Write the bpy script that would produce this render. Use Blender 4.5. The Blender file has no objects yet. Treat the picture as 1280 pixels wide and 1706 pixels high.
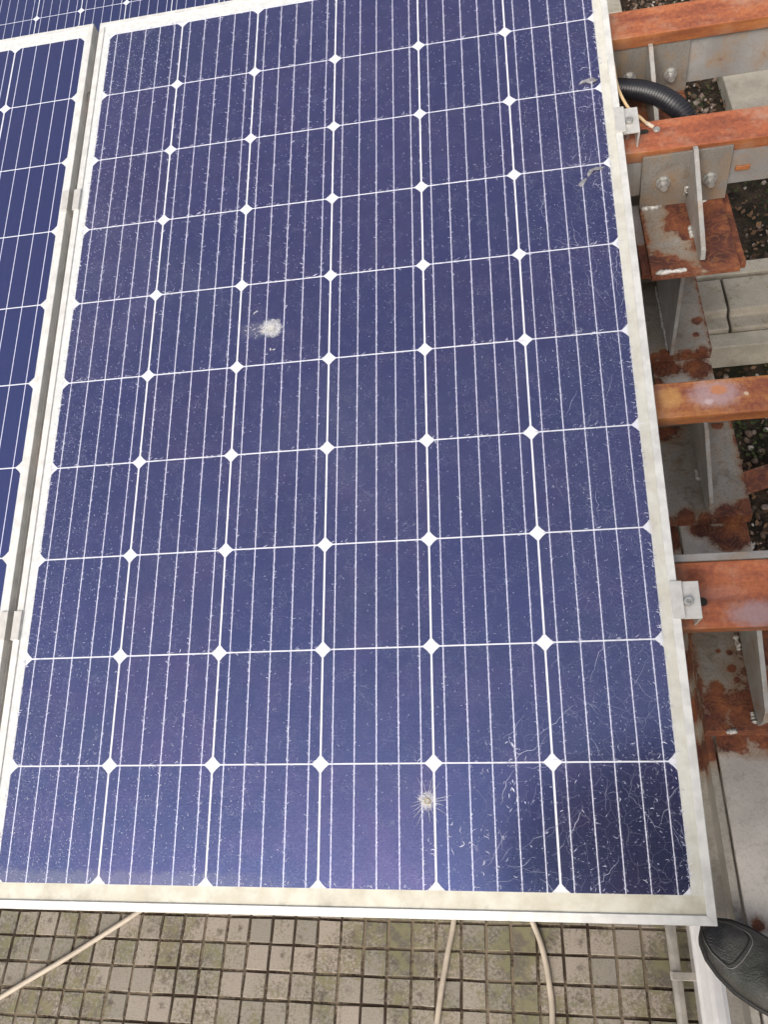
import bpy, bmesh, math, random
from mathutils import Vector, Matrix, Quaternion
sc = bpy.context.scene
R = math.radians

# ------------------------------------------------------------------ camera
CAM = Vector((0.3629, -0.2272, 1.841))
RC = Matrix(((0.9799, 0.0647, 0.1887), (0.0460, 0.8472, -0.5293), (-0.1941, 0.5273, 0.8272)))
cam = bpy.data.cameras.new('camera')
cam.sensor_fit = 'VERTICAL'; cam.sensor_height = 36.0; cam.lens = 36.0 * 1360.4 / 1706.0
cam.clip_start = 0.02; cam.clip_end = 300
camo = bpy.data.objects.new('camera', cam)
sc.collection.objects.link(camo)
camo.matrix_world = Matrix.Translation(CAM) @ RC.to_4x4()
sc.camera = camo

# ------------------------------------------------------------------ sky, sun, exposure
SUN_EL, SUN_AZ = 40.0, 195.0          # azimuth counted from +Y towards +X
w = bpy.data.worlds.new('World'); sc.world = w; w.use_nodes = True
nt = w.node_tree
bg = nt.nodes['Background']
sky = nt.nodes.new('ShaderNodeTexSky'); sky.sky_type = 'NISHITA'; sky.sun_disc = False
sky.sun_elevation = R(SUN_EL); sky.sun_rotation = R(SUN_AZ)
sky.air_density = 1.0; sky.dust_density = 6.0; sky.ozone_density = 1.0
hs = nt.nodes.new('ShaderNodeHueSaturation'); hs.inputs['Saturation'].default_value = 0.45
nt.links.new(sky.outputs[0], hs.inputs['Color']); nt.links.new(hs.outputs[0], bg.inputs[0])
bg.inputs[1].default_value = 0.15
sun = bpy.data.lights.new('sun', 'SUN'); sun.energy = 0.9; sun.angle = R(28); sun.color = (1, 0.95, 0.86)
suno = bpy.data.objects.new('sun', sun); sc.collection.objects.link(suno)
sd = Vector((math.sin(R(SUN_AZ)) * math.cos(R(SUN_EL)), math.cos(R(SUN_AZ)) * math.cos(R(SUN_EL)), math.sin(R(SUN_EL))))
suno.rotation_euler = sd.to_track_quat('Z', 'Y').to_euler(); suno.location = sd * 20
sc.render.engine = 'CYCLES'; sc.cycles.use_denoising = True
sc.view_settings.view_transform = 'Standard'; sc.view_settings.look = 'None'
sc.view_settings.exposure = 0.55; sc.view_settings.gamma = 1.0

# ------------------------------------------------------------------ helpers
COL = sc.collection.objects
def prop(o, label=None, cat=None, group=None, kind=None):
    if label: o['label'] = label
    if cat: o['category'] = cat
    if group: o['group'] = group
    if kind: o['kind'] = kind
    return o
def empty(name, label, cat, group=None, mw=None, loc=None):
    o = bpy.data.objects.new(name, None); COL.link(o); o.empty_display_size = 0.05
    if mw is not None: o.matrix_world = mw
    if loc is not None: o.location = loc
    return prop(o, label, cat, group)
def link(name, bm, mats, parent=None, smooth=False, bevel=0, mw=None, loc=None):
    me = bpy.data.meshes.new(name)
    bmesh.ops.recalc_face_normals(bm, faces=bm.faces[:])
    bm.to_mesh(me); bm.free()
    for m in (mats if isinstance(mats, (list, tuple)) else [mats]): me.materials.append(m)
    if smooth:
        for p in me.polygons: p.use_smooth = True
    o = bpy.data.objects.new(name, me); COL.link(o)
    if parent is not None: o.parent = parent
    if mw is not None: o.matrix_world = mw
    if loc is not None: o.location = loc
    if bevel:
        b = o.modifiers.new('bevel', 'BEVEL'); b.width = bevel; b.segments = 2; b.limit_method = 'ANGLE'
    return o
def box(bm, x0, x1, y0, y1, z0, z1, mi=0):
    vs = [bm.verts.new((x, y, z)) for z in (z0, z1) for y in (y0, y1) for x in (x0, x1)]
    for f in ((0, 1, 3, 2), (4, 6, 7, 5), (0, 4, 5, 1), (2, 3, 7, 6), (0, 2, 6, 4), (1, 5, 7, 3)):
        fc = bm.faces.new([vs[i] for i in f]); fc.material_index = mi
def boxbm(*a):
    bm = bmesh.new(); box(bm, *a); return bm
def prism(bm, pts, axis, a, b, mi=0):
    # polygon pts in the two other axes (in order), extruded along axis from a to b
    def P(p, t):
        return {'x': (t, p[0], p[1]), 'y': (p[0], t, p[1]), 'z': (p[0], p[1], t)}[axis]
    A = [bm.verts.new(P(p, a)) for p in pts]; B = [bm.verts.new(P(p, b)) for p in pts]
    n = len(pts)
    for f in [A[::-1], B] + [[A[i], A[(i + 1) % n], B[(i + 1) % n], B[i]] for i in range(n)]:
        bm.faces.new(f).material_index = mi
def ring_frame(t, up):
    t = t.normalized(); s = t.cross(up)
    if s.length < 1e-4: s = t.cross(Vector((1, 0, 0)))
    s.normalize(); return s, s.cross(t).normalized()
def tube(bm, pts, rad, n=10, caps=True, mi=0):
    pts = [Vector(p) for p in pts]; rings = []
    for i, p in enumerate(pts):
        t = pts[min(i + 1, len(pts) - 1)] - pts[max(i - 1, 0)]
        s, u = ring_frame(t, Vector((0, 0, 1)))
        r = rad(i) if callable(rad) else rad
        rings.append([bm.verts.new(p + (s * math.cos(2 * math.pi * k / n) + u * math.sin(2 * math.pi * k / n)) * r) for k in range(n)])
    for a, b in zip(rings, rings[1:]):
        for k in range(n):
            bm.faces.new((a[k], a[(k + 1) % n], b[(k + 1) % n], b[k])).material_index = mi
    if caps:
        bm.faces.new(rings[0][::-1]).material_index = mi; bm.faces.new(rings[-1]).material_index = mi
def spline(pts, n=12):
    pts = [Vector(p) for p in pts]; P = [pts[0] * 2 - pts[1]] + pts + [pts[-1] * 2 - pts[-2]]; out = []
    for i in range(1, len(P) - 2):
        for k in range(n):
            t = k / n; a, b, c, d = P[i - 1:i + 3]
            out.append(0.5 * ((2 * b) + (c - a) * t + (2 * a - 5 * b + 4 * c - d) * t * t + (3 * b - a - 3 * c + d) * t ** 3))
    out.append(pts[-1]); return out
def cyl(bm, c, ax, r, h, n=20, mi=0, hexa=False):
    c = Vector(c); ax = Vector(ax).normalized(); n = 6 if hexa else n
    s, u = ring_frame(ax, Vector((0, 0, 1)) if abs(ax.z) < 0.9 else Vector((0, 1, 0)))
    A = [bm.verts.new(c + (s * math.cos(2 * math.pi * k / n) + u * math.sin(2 * math.pi * k / n)) * r) for k in range(n)]
    B = [bm.verts.new(v.co + ax * h) for v in A]
    bm.faces.new(A[::-1]).material_index = mi; bm.faces.new(B).material_index = mi
    for k in range(n): bm.faces.new((A[k], A[(k + 1) % n], B[(k + 1) % n], B[k])).material_index = mi
def pipe_ring(bm, c, ax, r0, r1, h, n=20, hexin=False):
    # hollow ring (socket head): outer radius r1, inner r0, with a floor part way down
    c = Vector(c); ax = Vector(ax).normalized()
    s, u = ring_frame(ax, Vector((0, 0, 1)) if abs(ax.z) < 0.9 else Vector((0, 1, 0)))
    def rg(r, z, k6=False):
        out = []
        for k in range(n):
            a = 2 * math.pi * k / n; rr = r
            if k6: rr = r * math.cos(math.pi / 6) / math.cos((a % (math.pi / 3)) - math.pi / 6)
            out.append(bm.verts.new(c + (s * math.cos(a) + u * math.sin(a)) * rr + ax * z))
        return out
    L = [rg(r1, 0), rg(r1, h * .85), rg(r1 * .9, h), rg(r0, h, hexin), rg(r0, h * .35, hexin)]
    for a, b in zip(L, L[1:]):
        for k in range(n): bm.faces.new((a[k], a[(k + 1) % n], b[(k + 1) % n], b[k]))
    bm.faces.new(L[-1]); bm.faces.new(L[0][::-1])

class NG:
    def __init__(s, name):
        s.m = bpy.data.materials.new(name); s.m.use_nodes = True; s.t = s.m.node_tree
        s.b = s.t.nodes['Principled BSDF']; s._tc = None; s._geo = None
    def n(s, ty, **kw):
        nd = s.t.nodes.new(ty)
        for k, v in kw.items(): setattr(nd, k, v)
        return nd
    def put(s, sock, v):
        if isinstance(v, bpy.types.NodeSocket): s.t.links.new(v, sock)
        elif isinstance(v, (tuple, list)) and len(v) == 3 and sock.type == 'RGBA': sock.default_value = (*v, 1)
        else: sock.default_value = v
    def coord(s, kind='Object', ob=None):
        nd = s.n('ShaderNodeTexCoord')
        if ob: nd.object = ob
        return nd.outputs[kind]
    def pos(s): return s.n('ShaderNodeNewGeometry').outputs['Position']
    def math(s, op, a, b=0.0, c=None, clamp=False):
        nd = s.n('ShaderNodeMath', operation=op); nd.use_clamp = clamp
        s.put(nd.inputs[0], a); s.put(nd.inputs[1], b)
        if c is not None: s.put(nd.inputs[2], c)
        return nd.outputs[0]
    def vmath(s, op, a, b=(0, 0, 0)):
        nd = s.n('ShaderNodeVectorMath', operation=op); s.put(nd.inputs[0], a)
        if isinstance(b, (int, float)) and op == 'SCALE': nd.inputs['Scale'].default_value = b
        else: s.put(nd.inputs[1], b)
        return nd.outputs['Value'] if op in ('LENGTH', 'DISTANCE', 'DOT_PRODUCT') else nd.outputs[0]
    def noise(s, v, scale, detail=4, rough=.55, col=False, dist=0):
        nd = s.n('ShaderNodeTexNoise'); s.put(nd.inputs['Vector'], v); nd.inputs['Scale'].default_value = scale
        nd.inputs['Detail'].default_value = detail; nd.inputs['Roughness'].default_value = rough
        nd.inputs['Distortion'].default_value = dist
        return nd.outputs['Color' if col else 'Fac']
    def voro(s, v, scale, feat='F1', out='Distance', rnd=1.0):
        nd = s.n('ShaderNodeTexVoronoi', feature=feat); s.put(nd.inputs['Vector'], v)
        nd.inputs['Scale'].default_value = scale; nd.inputs['Randomness'].default_value = rnd
        return nd.outputs[out]
    def ss(s, x, a, b):      # smooth step a..b to 0..1
        nd = s.n('ShaderNodeMapRange', interpolation_type='SMOOTHSTEP'); s.put(nd.inputs[0], x)
        nd.inputs[1].default_value = min(a, b); nd.inputs[2].default_value = max(a, b)
        nd.inputs[3].default_value = 0 if a < b else 1; nd.inputs[4].default_value = 1 if a < b else 0
        return nd.outputs[0]
    def mix(s, f, a, b, mode='MIX'):
        nd = s.n('ShaderNodeMix', data_type='RGBA', blend_type=mode)
        s.put(nd.inputs[0], f); s.put(nd.inputs[6], a); s.put(nd.inputs[7], b); return nd.outputs[2]
    def ramp(s, f, stops):
        nd = s.n('ShaderNodeValToRGB'); e = nd.color_ramp.elements
        while len(e) < len(stops): e.new(0.5)
        for i, (p, c) in enumerate(stops): e[i].position = p; e[i].color = (*c, 1)
        s.put(nd.inputs[0], f); return nd.outputs[0]
    def sep(s, v):
        nd = s.n('ShaderNodeSeparateXYZ'); s.put(nd.inputs[0], v); return nd.outputs
    def bump(s, h, strength=.3, dist=.002):
        nd = s.n('ShaderNodeBump'); nd.inputs['Strength'].default_value = strength; nd.inputs['Distance'].default_value = dist
        s.put(nd.inputs['Height'], h); s.t.links.new(nd.outputs[0], s.b.inputs['Normal'])
    def fin(s, col, rough=.6, metal=0.0, spec=.5):
        s.put(s.b.inputs['Base Color'], col); s.put(s.b.inputs['Roughness'], rough)
        s.put(s.b.inputs['Metallic'], metal); s.put(s.b.inputs['Specular IOR Level'], spec); return s.m

# ------------------------------------------------------------------ materials
def m_plain(name, col, rough=.5, metal=0, var=.12, scale=40, spec=.5):
    g = NG(name); p = g.coord('Object'); n = g.noise(p, scale, 5)
    c = g.mix(g.ss(n, .3, .7), tuple(x * (1 - var) for x in col), tuple(min(1, x * (1 + var)) for x in col))
    g.bump(g.noise(p, scale * 4, 3), .1, .001)
    return g.fin(c, rough, metal, spec)
def rust_col(g, p, sc_=1.0):
    n1 = g.noise(p, 14 * sc_, 6, .65); n2 = g.noise(p, 160 * sc_, 4, .7)
    k = g.math('ADD', g.math('MULTIPLY', n1, .75), g.math('MULTIPLY', n2, .25))
    return g.ramp(k, [(.30, (.035, .013, .011)), (.43, (.085, .026, .017)), (.55, (.19, .060, .027)), (.65, (.31, .112, .040)), (.76, (.42, .20, .075))]), n2
def m_rustbar(name, dusk=.0, hue=.0, spots=()):
    g = NG(name); p = g.coord('Object'); sp = g.sep(p)
    st = g.n('ShaderNodeCombineXYZ'); g.put(st.inputs[0], g.math('MULTIPLY', sp[0], .22)); g.put(st.inputs[1], sp[1]); g.put(st.inputs[2], sp[2])
    n1 = g.noise(st.outputs[0], 16, 6, .68); n2 = g.noise(p, 130, 4, .7); n3 = g.noise(p, 420, 2)
    k = g.math('ADD', g.math('MULTIPLY', n1, .7), g.math('MULTIPLY', n2, .3))
    c = g.ramp(k, [(.30, (.10 - hue * .02, .034, .024)), (.42, (.20, .060, .034)), (.54, (.36, .120 + hue * .03, .050)), (.68, (.46, .215 + hue * .03, .10))])
    pale = g.math('MULTIPLY', g.ss(g.noise(p, 7, 5, .65), .48, .63), .6 + dusk)
    c = g.mix(pale, c, (.36, .235, .17))
    for (sx, sy, rx, ry, cc, st) in spots:
        dx = g.math('DIVIDE', g.math('SUBTRACT', sp[0], sx), rx); dy = g.math('DIVIDE', g.math('SUBTRACT', sp[1], sy), ry)
        dd = g.math('SQRT', g.math('ADD', g.math('MULTIPLY', dx, dx), g.math('MULTIPLY', dy, dy)))
        dd = g.math('ADD', dd, g.math('MULTIPLY', g.math('SUBTRACT', g.noise(p, 60, 6, .75), .5), 1.3))
        c = g.mix(g.math('MULTIPLY', g.ss(dd, 1.15, .45), g.math('MULTIPLY', st, g.math('ADD', .5, n2))), c, cc)
    # vertical faces carry wetter orange rust
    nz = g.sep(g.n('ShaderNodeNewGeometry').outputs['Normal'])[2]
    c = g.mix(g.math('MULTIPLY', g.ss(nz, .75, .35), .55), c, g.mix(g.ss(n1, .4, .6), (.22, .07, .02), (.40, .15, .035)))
    c = g.mix(g.math('MULTIPLY', g.ss(n3, .62, .75), .35), c, (.09, .03, .02))
    g.bump(g.math('ADD', n2, g.math('MULTIPLY', n3, .6)), .35, .0012)
    return g.fin(c, .78, 0, .3)
def m_plate(name, spots=(), base=(.285, .262, .23), dirt=.5, dims=(1, 1), patch=.0, edge=False):
    """weathered galvanised plate; spots = (gx, gy, radius) rust centres in the plate's own 0..1 box"""
    g = NG(name); gen = g.coord('Generated'); p = g.pos()
    sg = g.sep(gen)
    mask = None
    for gx, gy, r in spots:
        dx = g.math('SUBTRACT', sg[0], gx); dy = g.math('MULTIPLY', g.math('SUBTRACT', sg[1], gy), dims[1] / dims[0])
        d = g.math('SQRT', g.math('ADD', g.math('MULTIPLY', dx, dx), g.math('MULTIPLY', dy, dy)))
        m = g.math('SUBTRACT', 1.0, g.math('DIVIDE', d, r))
        mask = m if mask is None else g.math('MAXIMUM', mask, m)
    n1 = g.noise(p, 26, 6, .62); nr = g.noise(p, 34, 2, .4); n0 = g.noise(p, 9, 4)
    if mask is None: mask = 0.0
    mk = g.math('ADD', mask, g.math('MULTIPLY', g.math('SUBTRACT', n1, .5), 1.5))
    mk = g.math('ADD', mk, patch)
    xe = g.math('MULTIPLY', g.math('MINIMUM', sg[0], g.math('SUBTRACT', 1.0, sg[0])), dims[0]); ye = g.math('MULTIPLY', g.math('MINIMUM', sg[1], g.math('SUBTRACT', 1.0, sg[1])), dims[1])
    if edge: mk = g.math('MAXIMUM', mk, g.math('ADD', g.math('MULTIPLY', g.ss(g.math('MINIMUM', xe, ye), .014, .0), .42), g.math('MULTIPLY', g.math('SUBTRACT', g.noise(p, 45, 6, .7), .5), 1.2)))
    mk = g.math('ADD', mk, g.math('MULTIPLY', g.math('SUBTRACT', g.noise(p, 210, 4, .75), .5), .55))
    rust = g.ss(mk, .24, .46)
    halo = g.ss(mk, -.12, .34)
    rings = g.math('SINE', g.math('MULTIPLY', g.math('ADD', mask, g.math('MULTIPLY', nr, 1.2)), 26.0))
    rc, n2 = rust_col(g, p, 1.6)
    rc = g.mix(g.math('MULTIPLY', g.math('MULTIPLY', g.ss(rings, .55, 1.0), .3), g.ss(g.noise(p, 40, 3), .4, .6)), rc, (.36, .16, .05))
    rc = g.mix(g.math('MULTIPLY', g.math('MULTIPLY', g.ss(rings, -.5, -1.0), .4), g.ss(g.noise(p, 33, 3), .4, .6)), rc, (.06, .02, .012))
    bc = g.mix(g.ss(n0, .35, .65), tuple(x * .82 for x in base), tuple(x * 1.12 for x in base))
    bc = g.mix(g.math('MULTIPLY', g.ss(g.noise(p, 220, 3, .7), .50, .62), .5 * dirt), bc, (.10, .085, .07))
    bc = g.mix(g.math('MULTIPLY', g.ss(g.noise(p, 19, 6, .72, dist=.6), .51, .68), dirt), bc, (.13, .10, .08))
    bc = g.mix(g.math('MULTIPLY', halo, .6), bc, (.25, .15, .075))
    c = g.mix(rust, bc, rc)
    g.bump(g.math('ADD', g.noise(p, 260, 4), g.math('MULTIPLY', rust, n2)), .3, .0012)
    return g.fin(c, g.math('ADD', .45, g.math('MULTIPLY', rust, .3)), 0.0, .45)
def m_concrete(name, base=(.38, .34, .27), moss=.3):
    g = NG(name); p = g.pos()
    c = g.mix(g.ss(g.noise(p, 6, 6, .65), .3, .7), tuple(x * .72 for x in base), tuple(x * 1.15 for x in base))
    c = g.mix(g.math('MULTIPLY', g.ss(g.noise(p, 180, 4, .7), .5, .7), .5), c, tuple(x * .45 for x in base))
    c = g.mix(g.math('MULTIPLY', g.ss(g.noise(p, 14, 6, .7), .52, .66), moss), c, (.13, .10, .045))
    g.bump(g.noise(p, 150, 5, .7), .5, .003)
    return g.fin(c, .9)

def m_paving():
    g = NG('paving_concrete'); p = g.pos(); sp = g.sep(p)
    fx = g.math('FLOOR', g.math('DIVIDE', sp[0], .05)); fy = g.math('FLOOR', g.math('DIVIDE', sp[1], .05))
    cid = g.n('ShaderNodeCombineXYZ'); g.put(cid.inputs[0], fx); g.put(cid.inputs[1], fy)
    wn = g.n('ShaderNodeTexWhiteNoise', noise_dimensions='3D'); g.put(wn.inputs['Vector'], cid.outputs[0])
    rc = g.sep(wn.outputs['Color'])
    lx = g.math('SUBTRACT', g.math('FRACT', g.math('DIVIDE', sp[0], .05)), .5); ly = g.math('SUBTRACT', g.math('FRACT', g.math('DIVIDE', sp[1], .05)), .5)
    dx = g.math('SUBTRACT', lx, g.math('MULTIPLY', g.math('SUBTRACT', rc[0], .5), .5)); dy = g.math('SUBTRACT', ly, g.math('MULTIPLY', g.math('SUBTRACT', rc[1], .5), .5))
    wob = g.math('MULTIPLY', g.math('SUBTRACT', g.noise(p, 120, 6, .8), .5), 1.1)
    d = g.math('ADD', g.math('SQRT', g.math('ADD', g.math('MULTIPLY', dx, dx), g.math('MULTIPLY', dy, dy))), wob)
    blot = g.math('MULTIPLY', g.ss(d, .20, -.02), g.ss(rc[2], .40, .85))
    base = g.mix(wn.outputs['Value'], (.245, .22, .182), (.335, .30, .252))
    base = g.mix(g.math('MULTIPLY', rc[0], .35), base, (.34, .25, .20))
    big = g.noise(p, 5, 5, .6)
    sc_ = g.noise(p, 330, 4, .75)
    c = g.mix(g.math('MULTIPLY', g.ss(sc_, .48, .68), .55), base, (.13, .105, .075))
    moss = g.ss(g.math('ADD', g.math('MULTIPLY', big, .75), g.math('MULTIPLY', g.noise(p, 150, 5, .75), .5)), .585, .70)
    c = g.mix(g.math('MULTIPLY', moss, .75), c, g.mix(g.ss(g.noise(p, 40, 3), .4, .6), (.075, .066, .045), (.145, .135, .060)))
    c = g.mix(g.math('MULTIPLY', blot, .72), c, (.085, .065, .05))
    g.bump(g.math('SUBTRACT', sc_, g.math('MULTIPLY', blot, .8)), .35, .0015)
    return g.fin(c, .88, 0, .3)
def m_joint():
    g = NG('paving_joint_soil'); p = g.pos()
    n = g.ss(g.math('ADD', g.math('MULTIPLY', g.noise(p, 6.0, 5), .75), g.math('MULTIPLY', g.noise(p, 160, 4, .75), .4)), .53, .66)
    return g.fin(g.mix(n, (.045, .031, .022), (.19, .15, .105)), .95, 0, .1)

def m_cell(root, cracked, name):
    g = NG(name); loc = g.coord('Object'); pan = g.coord('Object', root)
    sl = g.sep(loc); spn = g.sep(pan)
    rnd = g.n('ShaderNodeObjectInfo').outputs['Random']
    big = g.noise(pan, 3.2, 4, .6); mid = g.noise(pan, 16, 4, .6)
    c = g.mix(g.ss(big, .35, .65), (.005, .005, .020), (.004, .007, .024))
    c = g.mix(g.math('MULTIPLY', g.ss(mid, .45, .65), .6), c, (.009, .006, .019))
    c = g.mix(g.math('MULTIPLY', g.ss(g.noise(pan, 5.5, 3), .55, .72), .45), c, (.006, .010, .018))
    c = g.mix(g.math('MULTIPLY', rnd, .35), c, (.006, .005, .021))
    # printed fingers
    fing = g.math('SINE', g.math('MULTIPLY', sl[1], 2 * math.pi / .0019))
    c = g.mix(g.math('MULTIPLY', g.ss(fing, .2, .9), .16), c, (.20, .21, .30))
    # grain of the etched surface and crazed glass
    gr = g.noise(pan, 620, 3, .8)
    c = g.mix(g.math('MULTIPLY', g.ss(gr, .50, .64), .55 if cracked else .3), c, (.055, .055, .10))
    sp_ = g.noise(pan, 330, 4, .9)
    if cracked: c = g.mix(g.math('MULTIPLY', g.ss(sp_, .56, .66), .42), c, (.11, .11, .19))
    c = g.mix(g.math('MULTIPLY', g.ss(gr, .48, .25), .35), c, (.010, .010, .035))
    # busbars
    jit = 0.0
    if cracked:
        jit = g.math('MULTIPLY', g.math('SUBTRACT', g.noise(pan, 260, 4, .8), .5), .0016)
    xb = g.math('ADD', sl[0], jit)
    fr = g.math('ABSOLUTE', g.math('SUBTRACT', g.math('FRACT', g.math('ADD', g.math('DIVIDE', xb, .0312), .5)), .5))
    # lines sit at -2..2 pitches, i.e. on whole numbers
    dist = g.math('MULTIPLY', fr, .0312)
    bus = g.ss(dist, .00088, .0005)
    white = (.62, .62, .72)
    if cracked:
        # the net of fine cracks in the pane
        wv = g.vmath('ADD', pan, g.vmath('SCALE', g.noise(pan, 60, 3, col=True), .008))
        e1 = g.voro(wv, 230, 'DISTANCE_TO_EDGE'); e2 = g.voro(wv, 52, 'DISTANCE_TO_EDGE')
        dens = g.noise(pan, 4.5, 3)
        edge = g.math('MAXIMUM', g.ss(spn[0], .30, .47), g.ss(spn[0], -.36, -.47))
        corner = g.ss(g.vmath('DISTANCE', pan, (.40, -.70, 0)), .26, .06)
        k1 = g.math('MULTIPLY', g.ss(e1, .07, .0), g.ss(g.math('ADD', g.noise(pan, 34, 4, .7), g.math('MULTIPLY', edge, .10)), .42, .66))
        k2 = g.math('MULTIPLY', g.ss(e2, .020, .0), g.ss(g.math('ADD', g.math('ADD', g.noise(pan, 22, 4, .7), g.math('MULTIPLY', edge, .07)), g.math('MULTIPLY', corner, .12)), .52, .62))
        c = g.mix(g.math('MULTIPLY', g.math('MULTIPLY', k1, .11), g.math('SUBTRACT', 1.0, g.math('MULTIPLY', corner, .8))), c, white)  # fine net toned down in this corner to deepen the dark reflection
        c = g.mix(g.math('MULTIPLY', k2, .13), c, white)
        near = g.math('MULTIPLY', g.ss(dist, .0045, .001), g.ss(g.noise(pan, 420, 3, .8), .57, .68))
        c = g.mix(g.math('MULTIPLY', near, .5), c, white)
        # dried silt above the lower edge, on the left half
        dl = g.math('ADD', spn[1], g.math('MULTIPLY', g.math('SUBTRACT', g.noise(pan, 70, 6, .75), .5), .03))
        silt = g.math('MULTIPLY', g.ss(dl, -.772, -.782), g.ss(spn[0], .02, -.22))
        c = g.mix(g.math('MULTIPLY', silt, .55), c, (.13, .125, .105))
        # smear of dust
        c = g.mix(g.math('MULTIPLY', g.ss(g.noise(pan, 2.4, 5, .65), .52, .72), .09), c, (.28, .27, .29))
    bw = g.ss(g.noise(pan, 300, 2), .70, .45) if cracked else 1.0
    c = g.mix(g.math('MULTIPLY', bus, g.math('ADD', .55, g.math('MULTIPLY', bw, .45))), c, (.72, .71, .80))
    if cracked:
        # glass crushed to powder round the two impacts
        wv2 = g.vmath('ADD', pan, g.vmath('SCALE', g.vmath('SUBTRACT', g.noise(pan, 85, 6, .75, col=True), (.5, .5, .5)), .030))
        d1 = g.vmath('DISTANCE', g.vmath('MULTIPLY', wv2, (1, 1.05, 0)), (-.1005, .0695, 0)); d2 = g.vmath('DISTANCE', g.vmath('MULTIPLY', wv2, (.62, 1.2, 0)), (-.0780, .079, 0))
        d3 = g.vmath('DISTANCE', g.vmath('MULTIPLY', wv2, (1, 1, 0)), (.149, -.684, 0))
        c = g.mix(g.math('MULTIPLY', g.ss(d2, .026, .008), .15), c, (.40, .40, .40))
        c = g.mix(g.math('MULTIPLY', g.ss(d1, .021, .012), g.math('ADD', .55, g.math('MULTIPLY', g.noise(pan, 300, 3), .5))), c, (.55, .55, .51))
        c = g.mix(g.math('MULTIPLY', g.ss(d3, .013, .007), .85), c, (.55, .53, .47))
        g.bump(g.noise(pan, 420, 3, .8), .05, .001)
    rough = g.math('ADD', .16 if cracked else .07, g.math('MULTIPLY', gr, .10))
    g.b.inputs['Coat Weight'].default_value = 1.0; g.b.inputs['Coat IOR'].default_value = 1.42; g.b.inputs['IOR'].default_value = 3.5
    tint = g.mix(g.ss(g.math('ADD', g.math('ADD', spn[1], g.math('MULTIPLY', g.math('SUBTRACT', big, .5), 2.2)), g.math('MULTIPLY', rnd, .3)), -.6, .8), (.155, .215, .58), (.42, .34, 1.0))  # tint strengthened up the panel, painting in a brighter reflected sky
    tint = g.mix(g.math('MULTIPLY', g.ss(mid, .45, .62), .5), tint, (.31, .265, .74)); tint = g.mix(g.math('MULTIPLY', g.ss(g.noise(pan, 27, 4, .65), .52, .68), .5), tint, (.18, .29, .72))
    gr2 = g.noise(pan, 400, 3, .85)
    tint = g.mix(g.math('MULTIPLY', g.ss(gr2, .52, .36), .55), tint, (.06, .07, .26))
    tint = g.mix(g.math('MULTIPLY', g.ss(gr2, .52, .70), .75 if cracked else .35), tint, (.62, .62, .95))
    tint = g.mix(g.math('MULTIPLY', g.ss(rnd, .3, 1.0), .5), tint, (.15, .23, .68)); tint = g.mix(g.math('MULTIPLY', g.ss(rnd, .4, .0), .35), tint, (.34, .26, .72))
    tint = g.mix(g.math('MULTIPLY', g.ss(g.noise(pan, 3.4, 5, .6), .50, .66), .4), tint, (.20, .29, .58))
    if not cracked: tint = g.mix(.65, tint, (.17, .26, .85))
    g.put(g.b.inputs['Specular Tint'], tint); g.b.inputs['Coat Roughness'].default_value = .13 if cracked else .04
    return g.fin(c, rough, 0, .5)
def m_backsheet(root, cracked, name):
    g = NG(name); pan = g.coord('Object', root); spn = g.sep(pan)
    c = g.mix(g.ss(g.noise(pan, 90, 5, .7), .35, .65), (.50, .505, .49), (.60, .60, .59))
    ins = g.math('MULTIPLY', g.ss(g.math('ABSOLUTE', spn[0]), .475, .472), g.ss(g.math('ABSOLUTE', spn[1]), .794, .791))
    c = g.mix(ins, c, (.64, .64, .68))
    low = g.ss(spn[1], -.7905, -.7945); right = g.ss(spn[0], .470, .478)
    y = g.math('MAXIMUM', g.math('MULTIPLY', low, .9), g.math('MULTIPLY', right, .6))
    if cracked:
        c = g.mix(y, c, g.mix(g.ss(g.noise(pan, 30, 4), .35, .65), (.46, .42, .32), (.57, .545, .45)))
        c = g.mix(g.math('MULTIPLY', g.ss(g.noise(pan, 300, 3, .8), .55, .68), .3), c, (.62, .60, .57))
        grime = g.math('MULTIPLY', g.ss(g.noise(pan, 24, 6, .75), .46, .66), g.math('MAXIMUM', g.ss(spn[1], -.800, -.815), g.math('MULTIPLY', y, .5)))
        c = g.mix(g.math('MULTIPLY', grime, .55), c, (.24, .215, .17))
    return g.fin(c, .3, 0, .4)

M_FRAME = m_plain('anodised_aluminium', (.62, .605, .57), .42, .2, .12, 45)
M_CLAMP = m_plain('mill_aluminium', (.52, .50, .465), .42, .25, .08, 90)
M_BOLT = m_plain('zinc_steel', (.42, .41, .39), .38, .6, .15, 200)
g = NG('crushed_glass'); M_CRACK = g.fin(g.mix(g.n('ShaderNodeNewGeometry').outputs['Random Per Island'], (.22, .22, .32), (.70, .70, .78)), .5)
M_CRUSH = m_plain('crushed_glass_powder', (.52, .51, .49), .8, 0, .16, 300)
M_INK = m_plain('black_ink', (.05, .05, .05), .7)
M_RUST = m_rustbar('rusted_primer_steel'); M_RUST2 = m_rustbar('rusted_red_steel', .15, -.3); M_RUST3 = m_rustbar('rusted_orange_steel', -.2, .9, [(.595, .034, .042, .026, (.36, .25, .26), .75), (.600, .040, .016, .010, (.45, .17, .06), .8), (.640, .030, .004, .004, (.55, .42, .30), .8), (.53, .034, .02, .02, (.50, .27, .09), .6), (.585, .022, .008, .006, (.48, .38, .37), .7)])
M_RUST4 = m_rustbar('rusted_patched_steel', .0, -.2, [(.610, .018, .040, .022, (.30, .20, .205), .85), (.560, .050, .05, .012, (.34, .16, .12), .4)])
M_GREY = m_plate('painted_grey_steel', (), (.235, .225, .215), .3)
M_WELD = m_plain('weld_metal', (.50, .47, .43), .5, .2, .4, 160)
M_RUBBER = m_plain('black_corrugated_plastic', (.014, .014, .018), .4)
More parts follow.
